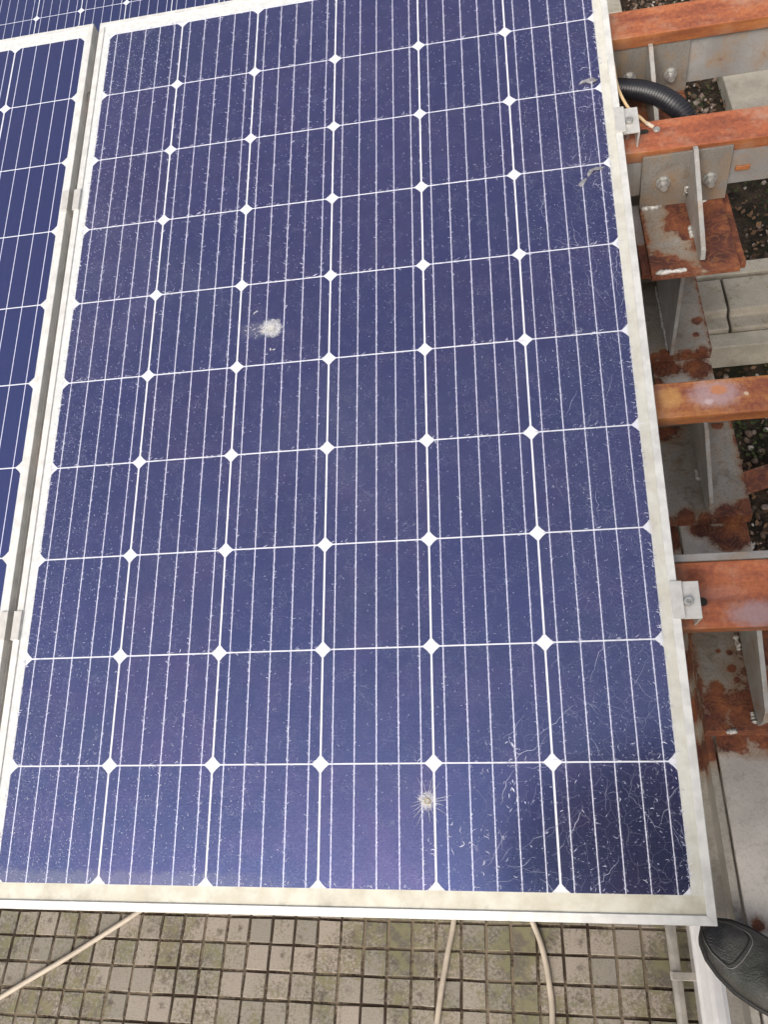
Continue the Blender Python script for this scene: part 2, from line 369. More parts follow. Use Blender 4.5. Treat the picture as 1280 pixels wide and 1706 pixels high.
M_CABLE = m_plain('beige_cable_sheath', (.44, .37, .29), .55, 0, .12, 30)
M_EARTH = m_plain('yellowed_earth_wire', (.56, .40, .22), .5)
M_WHITE = m_plain('white_coated_metal', (.82, .79, .77), .35, 0, .06, 25)
M_PIPE = m_plain('galvanised_pipe', (.50, .46, .40), .38, .35, .15, 50)
M_CONC = m_concrete('weathered_concrete'); M_CONC2 = m_concrete('mossy_concrete', (.33, .29, .23), .6)

# ------------------------------------------------------------------ ground
g = NG('soil'); p = g.pos()
c = g.ramp(g.noise(p, 22, 7, .72), [(.3, (.012, .010, .008)), (.5, (.040, .030, .022)), (.62, (.075, .052, .036)), (.75, (.12, .09, .06))])
c = g.mix(g.math('MULTIPLY', g.ss(g.noise(p, 7, 4), .5, .65), .5), c, (.020, .030, .014))
g.bump(g.noise(p, 70, 6, .7), .9, .02); M_SOIL = g.fin(c, .95, 0, .1)
bm = bmesh.new(); 
N = 60
bmesh.ops.create_grid(bm, x_segments=2, y_segments=2, size=60)
prop(link('soil_ground', bm, M_SOIL, loc=(0, 0, -.012)), kind='structure')

bm = bmesh.new(); random.seed(3)
for i in range(-34, 13):
    for j in range(-24, 12):
        x0, x1, y0, y1 = i * .05 + .0021, (i + 1) * .05 - .0021, j * .05 + .0021, (j + 1) * .05 - .0021
        q = lambda: random.uniform(-.0010, .0010)
        z = random.uniform(-.0006, .0004); b = .0014
        T = [bm.verts.new(v) for v in ((x0 + b + q(), y0 + b + q(), z), (x1 - b + q(), y0 + b + q(), z), (x1 - b + q(), y1 - b + q(), z), (x0 + b + q(), y1 - b + q(), z))]
        L = [bm.verts.new(v) for v in ((x0 + q(), y0 + q(), -.0038), (x1 + q(), y0 + q(), -.0038), (x1 + q(), y1 + q(), -.0038), (x0 + q(), y1 + q(), -.0038))]
        bm.faces.new(T)
        for k in range(4): bm.faces.new((L[k], L[(k + 1) % 4], T[(k + 1) % 4], T[k]))
vs = [bm.verts.new(v) for v in ((-1.7, -1.2, -.0030), (.65, -1.2, -.0030), (.65, .6, -.0030), (-1.7, .6, -.0030))]
bm.faces.new(vs).material_index = 1
prop(link('terrace_paving', bm, [m_paving(), m_joint()]), kind='structure')

# loose stones on the soil
g = NG('pebble'); ri = g.n('ShaderNodeNewGeometry').outputs['Random Per Island']
c = g.ramp(ri, [(.0, (.035, .025, .018)), (.35, (.085, .058, .042)), (.62, (.15, .105, .08)), (.85, (.26, .20, .165)), (.97, (.45, .40, .36))])
c = g.mix(g.math('MULTIPLY', g.ss(g.noise(g.pos(), 120, 4), .45, .65), .5), c, (.04, .03, .02)); M_PEB = g.fin(c, .85, 0, .25)
random.seed(11)
ico = bmesh.new(); bmesh.ops.create_icosphere(ico, subdivisions=1, radius=1)
iv = [v.co.copy() for v in ico.verts]; ifc = [[v.index for v in f.verts] for f in ico.faces]; ico.free()
V = []; F = []
def stone(x, y, z, r):
    b = len(V); q = Quaternion(Vector((random.random() - .5, random.random() - .5, random.random() - .5)).normalized(), random.random() * 6.28)
    s = Vector((r * random.uniform(.7, 1.3), r * random.uniform(.55, 1.0), r * random.uniform(.4, .75)))
    for v in iv:
        u = v * random.uniform(.8, 1.15); V.append(q @ Vector((u.x * s.x, u.y * s.y, u.z * s.z)) + Vector((x, y, z)))
    F.extend([[b + k for k in f] for f in ifc])
for k in range(9000):
    y = random.uniform(.4, 4.2); x = random.uniform(.62, 1.05 + .2 * y)
    r = random.choice((.004, .005, .006, .007, .008, .010, .013)) * random.uniform(.8, 1.2)
    if 1.36 < y < 1.68 and x > .78: continue
    # patches where the stones lie thick, bare soil between
    d = math.sin(x * 9.3 + 1.3) + math.sin(y * 7.1 + x * 3) + .6 * math.sin(y * 17 - x * 11)
    if d < -.2 and random.random() < .75: continue
    stone(x, y, -.010 + r * .35, r)
me = bpy.data.meshes.new('pebbles'); me.from_pydata(V, [], F); me.materials.append(M_PEB)
for pg in me.polygons: pg.use_smooth = True
o = bpy.data.objects.new('pebbles', me); COL.link(o)
prop(o, 'brown and pale pebbles scattered over the dark soil beyond the brackets', 'pebbles', kind='stuff')
# moss, dry leaf litter
def leafmat(name, a, b):
    g = NG(name); return g.fin(g.mix(g.n('ShaderNodeNewGeometry').outputs['Random Per Island'], a, b), .8, 0, .2)
V = []; F = []; MI = []
for k in range(11000):
    y = random.uniform(.45, 4.2); x = random.uniform(.62, 1.05 + .2 * y)
    if 1.36 < y < 1.68 and x > .78: continue
    d = math.sin(x * 6.3 + .3) + math.sin(y * 5.3 + x * 2) + .5 * math.sin(y * 13 - x * 8)
    green = d > .5
    if not green and random.random() < .55: continue
    L = random.uniform(.006, .016) if green else random.uniform(.008, .024); W = L * random.uniform(.15, .45)
    a = random.random() * 6.28; t = random.uniform(-.3, .9); dv = Vector((math.cos(a) * math.cos(t), math.sin(a) * math.cos(t), math.sin(t))); sv = Vector((-math.sin(a), math.cos(a), random.uniform(-.4, .4)))
    p0 = Vector((x, y, random.uniform(-.008, .012))); b = len(V)
    V += [p0, p0 + dv * L * .5 + sv * W, p0 + dv * L, p0 + dv * L * .5 - sv * W]; F.append((b, b + 1, b + 2, b + 3)); MI.append(0 if green else 1)
me = bpy.data.meshes.new('leaf_litter'); me.from_pydata(V, [], F)
me.materials.append(leafmat('moss_green', (.018, .032, .012), (.06, .075, .025))); me.materials.append(leafmat('dry_leaf', (.045, .025, .014), (.19, .11, .06)))
for pg, mi in zip(me.polygons, MI): pg.material_index = mi
o = bpy.data.objects.new('leaf_litter', me); COL.link(o)
prop(o, 'moss and dry leaf litter between the pebbles on the soil', 'leaf litter', kind='stuff')

# ------------------------------------------------------------------ panels
PM = Matrix(((0.9998, -0.0015, 0.0190), (0.0060, 0.9713, -0.2379), (-0.0181, 0.2380, 0.9711)))
PO = Vector((0.0386, 0.6896, 0.8865))
PW = Matrix.Translation(PO) @ PM.to_4x4()
def pl(x, y, z): return PW @ Vector((x, y, z))
PITCH = .1585; HX, HY = .5005, .8265
def frame_bm(hx, hy):
    bm = bmesh.new()
    sec = [(0, -.035), (0, -.024), (.0012, -.0235), (.0012, -.0205), (0, -.020), (0, -.0135), (.0012, -.013), (.0012, -.0105), (0, -.010), (0, .0015), (.0007, .0022), (.0108, .0022), (.0115, .0015), (.0115, .0006), (.0016, .0005), (.0016, -.0335), (.026, -.0335), (.026, -.035)]
    gap = .00022
    cs = [(-1, -1), (1, -1), (1, 1), (-1, 1)]
    for e in range(4):
        a, b = cs[e], cs[(e + 1) % 4]
        rows = []
        for c, sgn in ((a, 1), (b, -1)):
            d = Vector((b[0] - a[0], b[1] - a[1], 0)).normalized() * gap * sgn
            rows.append([bm.verts.new((c[0] * (hx - s) + d.x, c[1] * (hy - s) + d.y, z)) for s, z in sec])
        n = len(sec)
        for k in range(n): bm.faces.new((rows[0][k], rows[0][(k + 1) % n], rows[1][(k + 1) % n], rows[1][k]))
        bm.faces.new(rows[0]); bm.faces.new(rows[1][::-1])
    return bm
cell_me = None
def cell_mesh(h=.0778, v=.0782, ch=.0103):
    bm = bmesh.new()
    P = []
    for sx, sy in ((-1, -1), (1, -1), (1, 1), (-1, 1)):
        q = [(sx * h, sy * (v - ch)), (sx * (h - ch * .46), sy * (v - ch * .46)), (sx * (h - ch), sy * v)]
        P += q if sx * sy > 0 else q[::-1]
    T = [bm.verts.new((x, y, .0003)) for x, y in P]; B = [bm.verts.new((x, y, .00008)) for x, y in P]
    bm.faces.new(T)
    n = len(P)
    for k in range(n): bm.faces.new((B[k], B[(k + 1) % n], T[(k + 1) % n], T[k]))
    me = bpy.data.meshes.new('cell'); bm.to_mesh(me); bm.free(); return me
def make_panel(label, mw, cracked, tag, off=(0, 0)):
    root = empty('solar_panel', label, 'solar panel', 'solar panels of the array', mw=mw)
    link('frame', frame_bm(HX, HY), M_FRAME, root)
    bmb = boxbm(-HX + .002, HX - .002, -HY + .002, HY - .002, -.004, 0)
    link('backsheet', bmb, m_backsheet(root, cracked, 'backsheet_' + tag), root)
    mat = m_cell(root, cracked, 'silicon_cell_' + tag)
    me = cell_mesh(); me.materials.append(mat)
    for i in range(6):
        for j in range(10):
            o = bpy.data.objects.new('cell', me); COL.link(o); o.parent = root
            o.location = ((i - 2.5) * PITCH + off[0], (j - 4.5) * PITCH + off[1] - .0015, 0)
    return root
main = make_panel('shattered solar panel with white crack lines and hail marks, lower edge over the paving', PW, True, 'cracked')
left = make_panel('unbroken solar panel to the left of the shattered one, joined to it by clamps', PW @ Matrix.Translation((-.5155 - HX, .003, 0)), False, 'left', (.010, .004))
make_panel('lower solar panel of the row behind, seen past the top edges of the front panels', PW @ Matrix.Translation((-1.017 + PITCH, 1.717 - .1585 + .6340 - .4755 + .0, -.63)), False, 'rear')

# ---- cracks as fine glass slivers lying on the pane
random.seed(5)
def ribbon(bm, pts, wd, z=.0007):
    prev = None
    for i, p in enumerate(pts):
        t = (pts[min(i + 1, len(pts) - 1)] - pts[max(0, i - 1)]); t = t.normalized() if t.length > 0 else Vector((1, 0))
        s = Vector((-t.y, t.x)); ww = wd * (1 - .8 * abs(2 * i / (len(pts) - 1) - 1)) * .5
        a = bm.verts.new((p.x + s.x * ww, p.y + s.y * ww, z)); b = bm.verts.new((p.x - s.x * ww, p.y - s.y * ww, z))
        if prev: bm.faces.new((prev[0], a, b, prev[1]))
        prev = (a, b)
def sliver(bm, x, y, ang, L, wd, curl=.6):
    pts = [Vector((x, y))]; n = 3 if L < .006 else 4
    for k in range(n):
        ang += random.uniform(-curl, curl); pts.append(pts[-1] + Vector((math.cos(ang), math.sin(ang))) * (L / n))
    if all(abs(q.x) < .486 and abs(q.y) < .812 for q in pts): ribbon(bm, pts, wd)
bm = bmesh.new()
def fray(x): return .35 + .65 * min(1, max(0, (abs(x + .02) - .02) / .35))
for i in range(6):                       # frayed edges along the busbars and the gaps between cells
    cx = (i - 2.5) * PITCH
    for k in range(-2, 4):
        x = cx + k * .0312 if k < 3 else cx + PITCH / 2
        if k == 3 and i == 5: continue
        y = -.79
        while y < .79:
            y += random.expovariate(1 / .0065)
            amp = (1.15 if x < .0 else .75) * (1.0 + (.4 if y > .1 else 0))
            if random.random() > .75 * amp: continue
            sg = random.choice((-1, 1)); sliver(bm, x + sg * random.uniform(.0002, .0010), y, math.pi / 2 + sg * random.uniform(-1.1, .2), random.uniform(.0016, .0048) * amp, random.uniform(.0004, .0009), .35)
for j in range(1, 10):
    y = (j - 5) * PITCH; x = -.475
    while x < .475:
        x += random.expovariate(1 / .008)
        sg = random.choice((-1, 1)); 
        if j < 4 and random.random() < .6: continue
        sliver(bm, x, y + sg * random.uniform(.0004, .0016), sg * random.uniform(-.2, .9), random.uniform(.003, .009), random.uniform(.0005, .0011), .3)
for sgn in (-1, 1):                      # frayed outer edges
    y = -.79
    while y < .79:
        y += random.expovariate(1 / .0035)
        sliver(bm, sgn * .4742 + random.uniform(-.0025, .0012), y, random.uniform(0, 3.14), random.uniform(.002, .007), random.uniform(.0006, .0014))
x = -.475
while x < .475:
    x += random.expovariate(1 / .004); sliver(bm, x, .7918 + random.uniform(-.003, .001), random.uniform(0, 3.14), random.uniform(.002, .006), random.uniform(.0006, .0013))
    if random.random() < .35: sliver(bm, x, -.7918 + random.uniform(-.001, .003), random.uniform(0, 3.14), random.uniform(.002, .006), random.uniform(.0005, .0010))
def dens(x, y):
    d = .10
    if x > .33: d += .28
    if x < -.36 and (y > .60 or y < -.60): d += .85
    if x < -.34: d += .30
    if x < -.1 and y < -.60: d += .40
    if x > .15 and y < -.58: d += .10
    if y > .3: d += .10
    return min(1, d)
for k in range(34000):                   # loose slivers
    x = random.uniform(-.474, .474); y = random.uniform(-.792, .792)
    if random.random() < dens(x, y):
        sliver(bm, x, y, random.uniform(0, 6.28), random.uniform(.0012, .0038), random.uniform(.00022, .00055), .9)
def crackline(x, y, ang, L, wd, jit=.5):
    pts = [Vector((x, y))]; n = max(4, int(L / .006))
    for k in range(n):
        a = ang + random.uniform(-jit, jit); ang += random.uniform(-.18, .18); pts.append(pts[-1] + Vector((math.cos(a), math.sin(a))) * L / n)
    pts = [q for q in pts if abs(q.x) < .485 and abs(q.y) < .80]
    if len(pts) > 2: ribbon(bm, pts, wd)
for k in range(34):                      # long cracks of the lower right corner
    crackline(random.uniform(.20, .475), random.uniform(-.79, -.60), random.uniform(-1.2, 1.9), random.uniform(.02, .08), random.uniform(.00018, .0004))
for k in range(75): sliver(bm, random.uniform(.22, .47), random.uniform(-.785, -.60), random.uniform(0, 6.28), random.uniform(.002, .008), random.uniform(.0005, .0012), 1.1)
for k in range(45): crackline(random.uniform(.36, .475), random.uniform(-.6, .3), random.uniform(.9, 2.6), random.uniform(.03, .09), random.uniform(.00015, .0003))
for k in range(34): crackline(random.uniform(.42, .475), random.uniform(.25, .55), random.uniform(0, 6.28), random.uniform(.010, .03), random.uniform(.0002, .0006), .9)
crackline(.262, -.60, -1.2, .045, .0007); crackline(.266, -.645, -1.9, .05, .0009)
for k in range(16): sliver(bm, random.gauss(.262, .006), random.uniform(-.70, -.60), random.uniform(0, 6.28), random.uniform(.003, .010), random.uniform(.0007, .0016), 1.0)
for k in range(22): sliver(bm, random.gauss(.195, .025), random.gauss(-.737, .012), random.uniform(0, 6.28), random.uniform(.003, .011), random.uniform(.0006, .0013), 1.1)
o = link('glass_sliver', bm, M_CRACK, main); prop(o, kind='stuff')

def impact(x, y, r_in, rays, rmin, rmax, powder, lab):
    bm = bmesh.new()
    for k in range(powder):
        a = random.random() * 6.283; rr = r_in * abs(random.gauss(0, .55)); sliver(bm, x + rr * math.cos(a), y + rr * .9 * math.sin(a), random.random() * 6.28, random.uniform(.002, .005), random.uniform(.001, .0022), .9)
    for v in bm.verts: v.co.z = random.uniform(.0009, .0022)
    for k in range(rays):
        a = 2 * math.pi * (k + random.uniform(-.3, .3)) / rays; r0 = r_in * .7; r1 = random.uniform(rmin, rmax)
        pts = [Vector((x + math.cos(a) * (r0 + (r1 - r0) * t) + random.uniform(-.0006, .0006), y + math.sin(a) * (r0 + (r1 - r0) * t) + random.uniform(-.0006, .0006))) for t in (0, .3, .6, 1)]
        ribbon(bm, pts, random.uniform(.0003, .0007), .0011)
    o = link('impact_mark', bm, M_CRUSH, main); o['label'] = lab; return o
impact(-.1005, .066, .0150, 0, 0, 0, 150, 'round white patch of crushed glass')
bm = bmesh.new()
for k in range(40):
    sliver(bm, -.1005 + random.gauss(-.022, .013), .066 + random.gauss(-.004, .009), random.random() * 6.28, random.uniform(.002, .006), random.uniform(.0006, .0012))
for (dx, dy) in ((-.03, .035), (-.026, .037), (0, -.043), (.003, -.041)): sliver(bm, -.1005 + dx, .066 + dy, random.random() * 6, .006, .002)
prop(link('impact_chip', bm, M_CRUSH, main), kind='stuff')
im = impact(.149, -.684, .0085, 22, .010, .036, 90, 'star-shaped impact with a brown centre')
bm = bmesh.new(); pipe_ring(bm, (.149, -.684, .0008), (0, 0, 1), .0028, .0042, .0022, 16)
link('crater', bm, m_plain('dirty_glass', (.34, .27, .18), .8), im)
# lifted shards near the right edge
M_SHARD = m_plain('grey_glass_shard', (.42, .41, .42), .3, 0, .35, 220)
def shard(pts, z0, z1):
    bm = bmesh.new(); T = [bm.verts.new((x, y, z0 + (z1 - z0) * (i % 2))) for i, (x, y) in enumerate(pts)]
    bm.faces.new(T); bmesh.ops.solidify(bm, geom=bm.faces[:], thickness=.0006); link('lifted_shard', bm, M_SHARD, main)
shard([(.437, .486), (.441, .4915), (.450, .494), (.460, .496), (.470, .491), (.466, .487), (.456, .485), (.449, .488)], .0012, .0035)
shard([(.436, .297), (.441, .304), (.451, .309), (.466, .306), (.458, .303), (.447, .301), (.437, .290)], .0012, .003)
shard([(.435, .290), (.433, .283), (.428, .275), (.423, .273), (.421, .279), (.426, .285)], .0012, .0016)

# hand-drawn ink squiggle on the side of the left panel's frame
bm = bmesh.new()
tube(bm, spline([(.5012, .635, -.012), (.5012, .650, -.010), (.5012, .662, -.014), (.5012, .655, -.021), (.5012, .640, -.020), (.5012, .633, -.024), (.5012, .620, -.027)], 6), .0005, 5)
link('ink_mark', bm, M_INK, left)

# ------------------------------------------------------------------ purlins (in the plane of the panels)
def purlin(label, prof, mat, holes=(), x0=-1.6, x1=1.5, lip=None):
    root = empty('purlin', label, 'steel purlin', 'rusty purlins carrying the panels', mw=PW @ Matrix.Translation((.0, prof[0][0], prof[0][1])))
    y0, z0 = prof[0]
    bm = bmesh.new(); prism(bm, [(a - y0, b - z0) for a, b in prof], 'x', x0, x1)
    link('channel', bm, mat, root, bevel=.0035)
    if lip:
        bm = bmesh.new(); prism(bm, [(a - y0, b - z0) for a, b in lip], 'x', x0, x1); link('edge_strip', bm, M_GREY, root, bevel=.001)
    if holes:
        M_H = m_plain('dark_slot', (.02, .016, .012), .9)
        for (hx, hy, hz, rx, ry) in holes:
            bm = bmesh.new(); n = 20
            bm.faces.new([bm.verts.new((hx + (rx - ry) * (1 if math.cos(t) > 0 else -1) + ry * math.cos(t), hy - y0 + ry * math.sin(t), hz - z0 + .0004)) for t in [2 * math.pi * (k + .5) / n for k in range(n)]])
            link('slot', bm, M_H, root)
    return root
def chan(yf, yb, zt, h, t=.004):
    return [(yf, zt), (yb, zt), (yb, zt - h), (yb - t, zt - h), (yb - t, zt - t), (yf + t, zt - t), (yf + t, zt - h), (yf, zt - h)]
purlin('rusty orange purlin farthest up the photo, at the top right corner', chan(.616, .680, -.0375, .026), M_RUST)
purlin('dull red purlin carrying the clamp and the earth wire', chan(.360, .424, -.0375, .026), M_RUST2, [(.540, .402, -.0375, .010, .005)])
purlin('bright orange purlin with pale round patches, between two clamped purlins', chan(-.1365, -.078, -.0375, .030), M_RUST3)
z = -.052
purlin('red-brown purlin with a slot and a grey upstand, nearest the shoe',
       [(-.456, z), (-.392, z), (-.366, z + .011), (-.362, z + .011), (-.362, z - .030), (-.366, z - .030), (-.366, z + .005), (-.392, z - .004), (-.452, z - .004), (-.452, z - .034), (-.456, z - .034)],
       M_RUST4, [(.538, -.418, z, .010, .0062)], lip=[(-.3615, z - .03), (-.3615, z + .0155), (-.351, z + .0155), (-.351, z - .03)])

# ------------------------------------------------------------------ clamps
def end_clamp(label, y, zp):
    root = empty('end_clamp', label, 'panel clamp', 'end clamps on the right frame edge', mw=PW @ Matrix.Translation((HX, y, zp)))
    dz = -zp; bm = bmesh.new()
    prism(bm, [(-.0105, dz + .0024), (-.0105, dz + .0052), (.0055, dz + .0052), (.0055, dz - .0005), (.0285, dz - .0005), (.0285, .0004), (.0255, .0004), (.0255, dz - .0038), (.0012, dz - .0038), (.0012, dz + .0024)], 'y', -.026, .026)
    link('bracket', bm, M_CLAMP, root, bevel=.0006)
    bm = bmesh.new(); pipe_ring(bm, (.0120, -.003, dz - .0005), (0, 0, 1), .0034, .0064, .007, 24, True); cyl(bm, (.0120, -.003, .0004), (0, 0, 1), .004, dz - .004, 10)
    link('bolt', bm, M_BOLT, root)
end_clamp('aluminium end clamp with a socket bolt on the dull red purlin beside the earth wire', .397, -.0372)
end_clamp('aluminium end clamp with a socket bolt beside the slot of the red-brown purlin', -.425, -.0517)
def mid_clamp(label, y):
    gx0, gx1 = -.5155, -.5005
    root = empty('mid_clamp', label, 'panel clamp', 'mid clamps between the two front panels', mw=PW @ Matrix.Translation(((gx0 + gx1) / 2, y, -.0372)))
    z = .0372; h = (gx1 - gx0) / 2
    bm = bmesh.new()
    prism(bm, [(-h - .011, z + .0026), (-h - .011, z + .0055), (-h + .0022, z + .0055), (-h + .0022, .010), (h - .0022, .010), (h - .0022, z + .0055), (h + .011, z + .0055), (h + .011, z + .0026), (h - .0006, z + .0026), (h - .0006, .007), (-h + .0006, .007), (-h + .0006, z + .0026)], 'y', -.023, .023)
    link('hat_profile', bm, M_CLAMP, root, bevel=.0005)
    bm = bmesh.new(); pipe_ring(bm, (.0, .0, .010), (0, 0, 1), .0024, .0046, .007, 20, True); cyl(bm, (0, 0, .0004), (0, 0, 1), .003, .0066, 10)
    link('bolt', bm, M_BOLT, root)
mid_clamp('grey aluminium mid clamp bridging the gap between the two front panels, higher up', .385)
mid_clamp('grey aluminium mid clamp bridging the gap at the left photo edge', -.424)

# ------------------------------------------------------------------ earth wire and conduit
root = empty('earth_wire', 'thin yellowed earth wire curving from the panel frame to the dull red purlin', 'earth wire', mw=PW @ Matrix.Translation((.5015, .54, -.02)))
def q(x, y, z): return (x - .5015, y - .54, z + .02)
bm = bmesh.new(); tube(bm, spline([q(.5025, .545, -.02), q(.5030, .50, -.017), q(.508, .463, -.014), q(.520, .435, -.018), q(.536, .424, -.026), q(.549, .4125, -.0335)], 8), .0026, 10)
link('wire', bm, M_EARTH, root, smooth=True)
bm = bmesh.new(); tube(bm, [q(.546, .4155, -.032), q(.558, .4065, -.0345)], .0034, 10); link('crimp_sleeve', bm, m_plain('pale_sleeve', (.62, .50, .38), .5), root, smooth=True)
bm = bmesh.new(); cyl(bm, q(.5630, .4030, -.0373), (0, 0, 1), .0058, .0012); pipe_ring(bm, q(.5630, .4030, -.0361), (0, 0, 1), .0016, .0038, .0026, 16, True)
link('ring_lug', bm, M_BOLT, root)
pts = spline([(.40, 1.31, .86), (.49, 1.305, .885), (.538, 1.29, .902), (.569, 1.262, .913), (.600, 1.23, .922), (.627, 1.195, .926), (.650, 1.16, .922), (.672, 1.137, .905), (.72, 1.135, .886), (.9, 1.14, .884), (1.6, 1.14, .884)], 30)
bm = bmesh.new(); d = 0; P2 = []
L = [0]
for a, b in zip(pts, pts[1:]): L.append(L[-1] + (b - a).length)
step = .0015; k = 0; n = int(L[-1] / step)
for s in range(n):
    t = s * step
    while k < len(L) - 2 and L[k + 1] < t: k += 1
    P2.append(pts[k].lerp(pts[k + 1], (t - L[k]) / max(1e-9, L[k + 1] - L[k])))
tube(bm, P2, lambda i: (.0182, .0182, .0138, .0138)[i % 4], 16)
o = link('corrugated_conduit', bm, M_RUBBER, smooth=True)
prop(o, 'black corrugated conduit looping out from under the panel behind the dull red purlin', 'cable conduit')

# ------------------------------------------------------------------ steelwork on the right
def ibeam(bm, xc, wdt, zt, zb, y0, y1, tf=.010, tw=.008):
    a = wdt / 2
    prism(bm, [(xc - a, zb), (xc + a, zb), (xc + a, zb + tf), (xc + tw / 2, zb + tf), (xc + tw / 2, zt - tf), (xc + a, zt - tf), (xc + a, zt), (xc - a, zt), (xc - a, zt - tf), (xc - tw / 2, zt - tf), (xc - tw / 2, zb + tf), (xc - a, zb + tf)], 'y', y0, y1)
M_BEAM = m_plate('galvanised_beam', [(.2, .493, .30), (.6, .495, .30), (1., .492, .4), (.68, .632, .42), (.30, .641, .26), (.85, .637, .28), (.2, .79, .4), (.75, .785, .35), (.0, .775, .2), (.12, .394, .13)], (.47, .43, .385), .35, dims=(.125, 2.85))
root = empty('steel_beam', 'long pale grey steel beam the brackets and the shoe stand on', 'steel beam', loc=(.694, .2, 0))
bm = bmesh.new(); ibeam(bm, 0, .125, .37, .245, -1.4, 1.45); link('beam_body', bm, M_BEAM, root, bevel=.0015)
for y in (-1.2, .45, 1.35):
    link('leg', boxbm(-.05, .05, y - .05, y + .05, -.01, .2448), M_CONC, root)
M_ANG = m_plate('rust_stained_angle', [(.1, .49 + .03 * k, 1.6) for k in range(8)], (.36, .33, .285), .5, dims=(.03, 2.85))
root = empty('steel_angle', 'narrow steel angle with a raised lip running beside the pale grey beam', 'steel angle', loc=(.61, .2, 0))
bm = bmesh.new(); prism(bm, [(-.013, .296), (.0185, .296), (.0185, .362), (.006, .362), (.006, .302), (-.013, .302)], 'y', -1.4, 1.45); link('angle_bar', bm, M_ANG, root, bevel=.001)
for y in (-1.1, .9): link('leg', boxbm(-.008, .012, y - .02, y + .02, -.01, .2958), M_GREY, root)

def weld(bm, a, b, r=.004, n=14):
    a, b = Vector(a), Vector(b)
    pts = [a.lerp(b, i / n) + Vector((random.uniform(-.0008, .0008), random.uniform(-.0008, .0008), 0)) for i in range(n + 1)]
    tube(bm, pts, lambda i: r * random.uniform(.6, 1.15) * (.5 if i in (0, n) else 1), 8)
def nutbolt(bm, x, y, z):
    cyl(bm, (x, y, z), (0, -1, 0), .0125, .0022, 24); cyl(bm, (x, y - .0022, z), (0, -1, 0), .0098, .008, hexa=True); cyl(bm, (x, y - .0102, z), (0, -1, 0), .0056, .009, 14)
GB = 'welded brackets under the purlins'
def bracket(label, x0, x1, ybk, yn, zb, th, gx, gpoly, back=None, bolts=(), spots=(), bspots=(), welds=(), under=None, patch=0, bbase=(.19, .175, .155), gth=.008):
    root = empty('support_bracket', label, 'steel bracket', GB, loc=((x0 + x1) / 2, (ybk + yn) / 2, zb - th))
    ox, oy, oz = root.location
    tr = lambda bm: (bmesh.ops.translate(bm, vec=(-ox, -oy, -oz), verts=bm.verts[:]), bm)[1]
    link('base_plate', tr(boxbm(x0, x1, yn, ybk, zb - th, zb)), m_plate('plate_base', spots, dirt=.85, dims=(x1 - x0, ybk - yn), patch=patch, edge=True), root, bevel=.0012)
    if back:
        bx0, bx1, bz1, by = back
        link('back_plate', tr(boxbm(bx0, bx1, by, by + .008, zb + .0006, bz1)), m_plate('plate_back', bspots, bbase, .9), root, bevel=.0008)
    bm = bmesh.new(); prism(bm, gpoly, 'x', gx - gth / 2, gx + gth / 2)
    link('gusset', tr(bm), m_plate('plate_gusset', (), (.34, .33, .31), .35), root, bevel=.0008)
    for b in bolts:
        bm = bmesh.new(); nutbolt(bm, *b); link('bolt', tr(bm), M_BOLT, root)
    for wl in welds:
        bm = bmesh.new(); weld(bm, *wl); link('weld_bead', tr(bm), M_WELD, root, smooth=True)
    if under: link('packing_plate', tr(boxbm(*under)), m_plate('plate_packing', [(.1, .1, .5), (.9, .2, .9), (.9, .8, .8)], (.28, .25, .24), .5), root, bevel=.001)
    return root
bracket('shadowed bolted bracket behind the black corrugated conduit', .548, .684, 1.318, 1.12, .862, .010, .6135,
        [(1.309, .8625), (1.309, .966), (1.295, .966), (1.135, .882), (1.13, .8625)], back=(.548, .686, .965, 1.310),
        bolts=[(.655, 1.3096, .900), (.580, 1.3096, .904)], spots=[(.8, .5, 1.0), (.3, .6, .6)], bspots=[], patch=.0, bbase=(.16, .15, .135),
        welds=[((.640, 1.306, .864), (.668, 1.306, .864), .004)])
bracket('bolted bracket with bright rust on its right half below the dull red purlin', .575, .718, 1.058, .872, .810, .010, .6585,
        [(1.0496, .8105), (1.0496, .925), (1.040, .925), (.893, .838), (.888, .820), (.900, .8105)], back=(.574, .722, .915, 1.0500),
        bolts=[(.611, 1.0496, .862), (.690, 1.0496, .857)],
        spots=[(.05, .12, .36), (.3, .02, .40), (.85, .75, .75), (.80, .40, .48), (.92, .12, .55), (.44, .72, .30), (.50, .50, .16), (.6, .95, .4)], bspots=[],
        welds=[((.576, 1.046, .8125), (.612, 1.047, .8125), .0048), ((.581, .877, .8125), (.632, .877, .8125), .0045), ((.652, .955, .8125), (.652, .985, .8125), .004), ((.652, 1.045, .832), (.652, 1.045, .850), .004), ((.665, 1.046, .8125), (.690, 1.046, .8125), .003)],
        under=(.562, .732, .892, 1.075, .788, .7995))
bracket('welded upright bracket with two small orange rust spots below the bright rusty one', .556, .757, 1.30, 1.064, .400, .0295, .670,
        [(1.290, .4005), (1.290, .785), (1.05, .785), (1.056, .4005)], back=(.585, .755, .785, 1.291),
        spots=[(.90, .38, .09), (.86, .20, .06), (.5, .0, .10), (.9, .0, .10)], welds=[((.664, 1.07, .402), (.664, 1.28, .402), .004)])
bracket('pale bracket with a tall central gusset between the orange and the red-brown purlins', .575, .763, .868, .634, .400, .0295, .6835,
        [(.858, .4005), (.858, .51), (.80, .52), (.76, .515), (.640, .440), (.636, .425), (.652, .4005)], back=(.58, .755, .49, .859),
        spots=[(.75, .0, .22), (.95, .06, .18), (.35, .0, .14), (.55, .0, .12), (.85, .95, .10), (.3, 1.0, .3)], welds=[((.676, .72, .402), (.676, .745, .402), .005)])
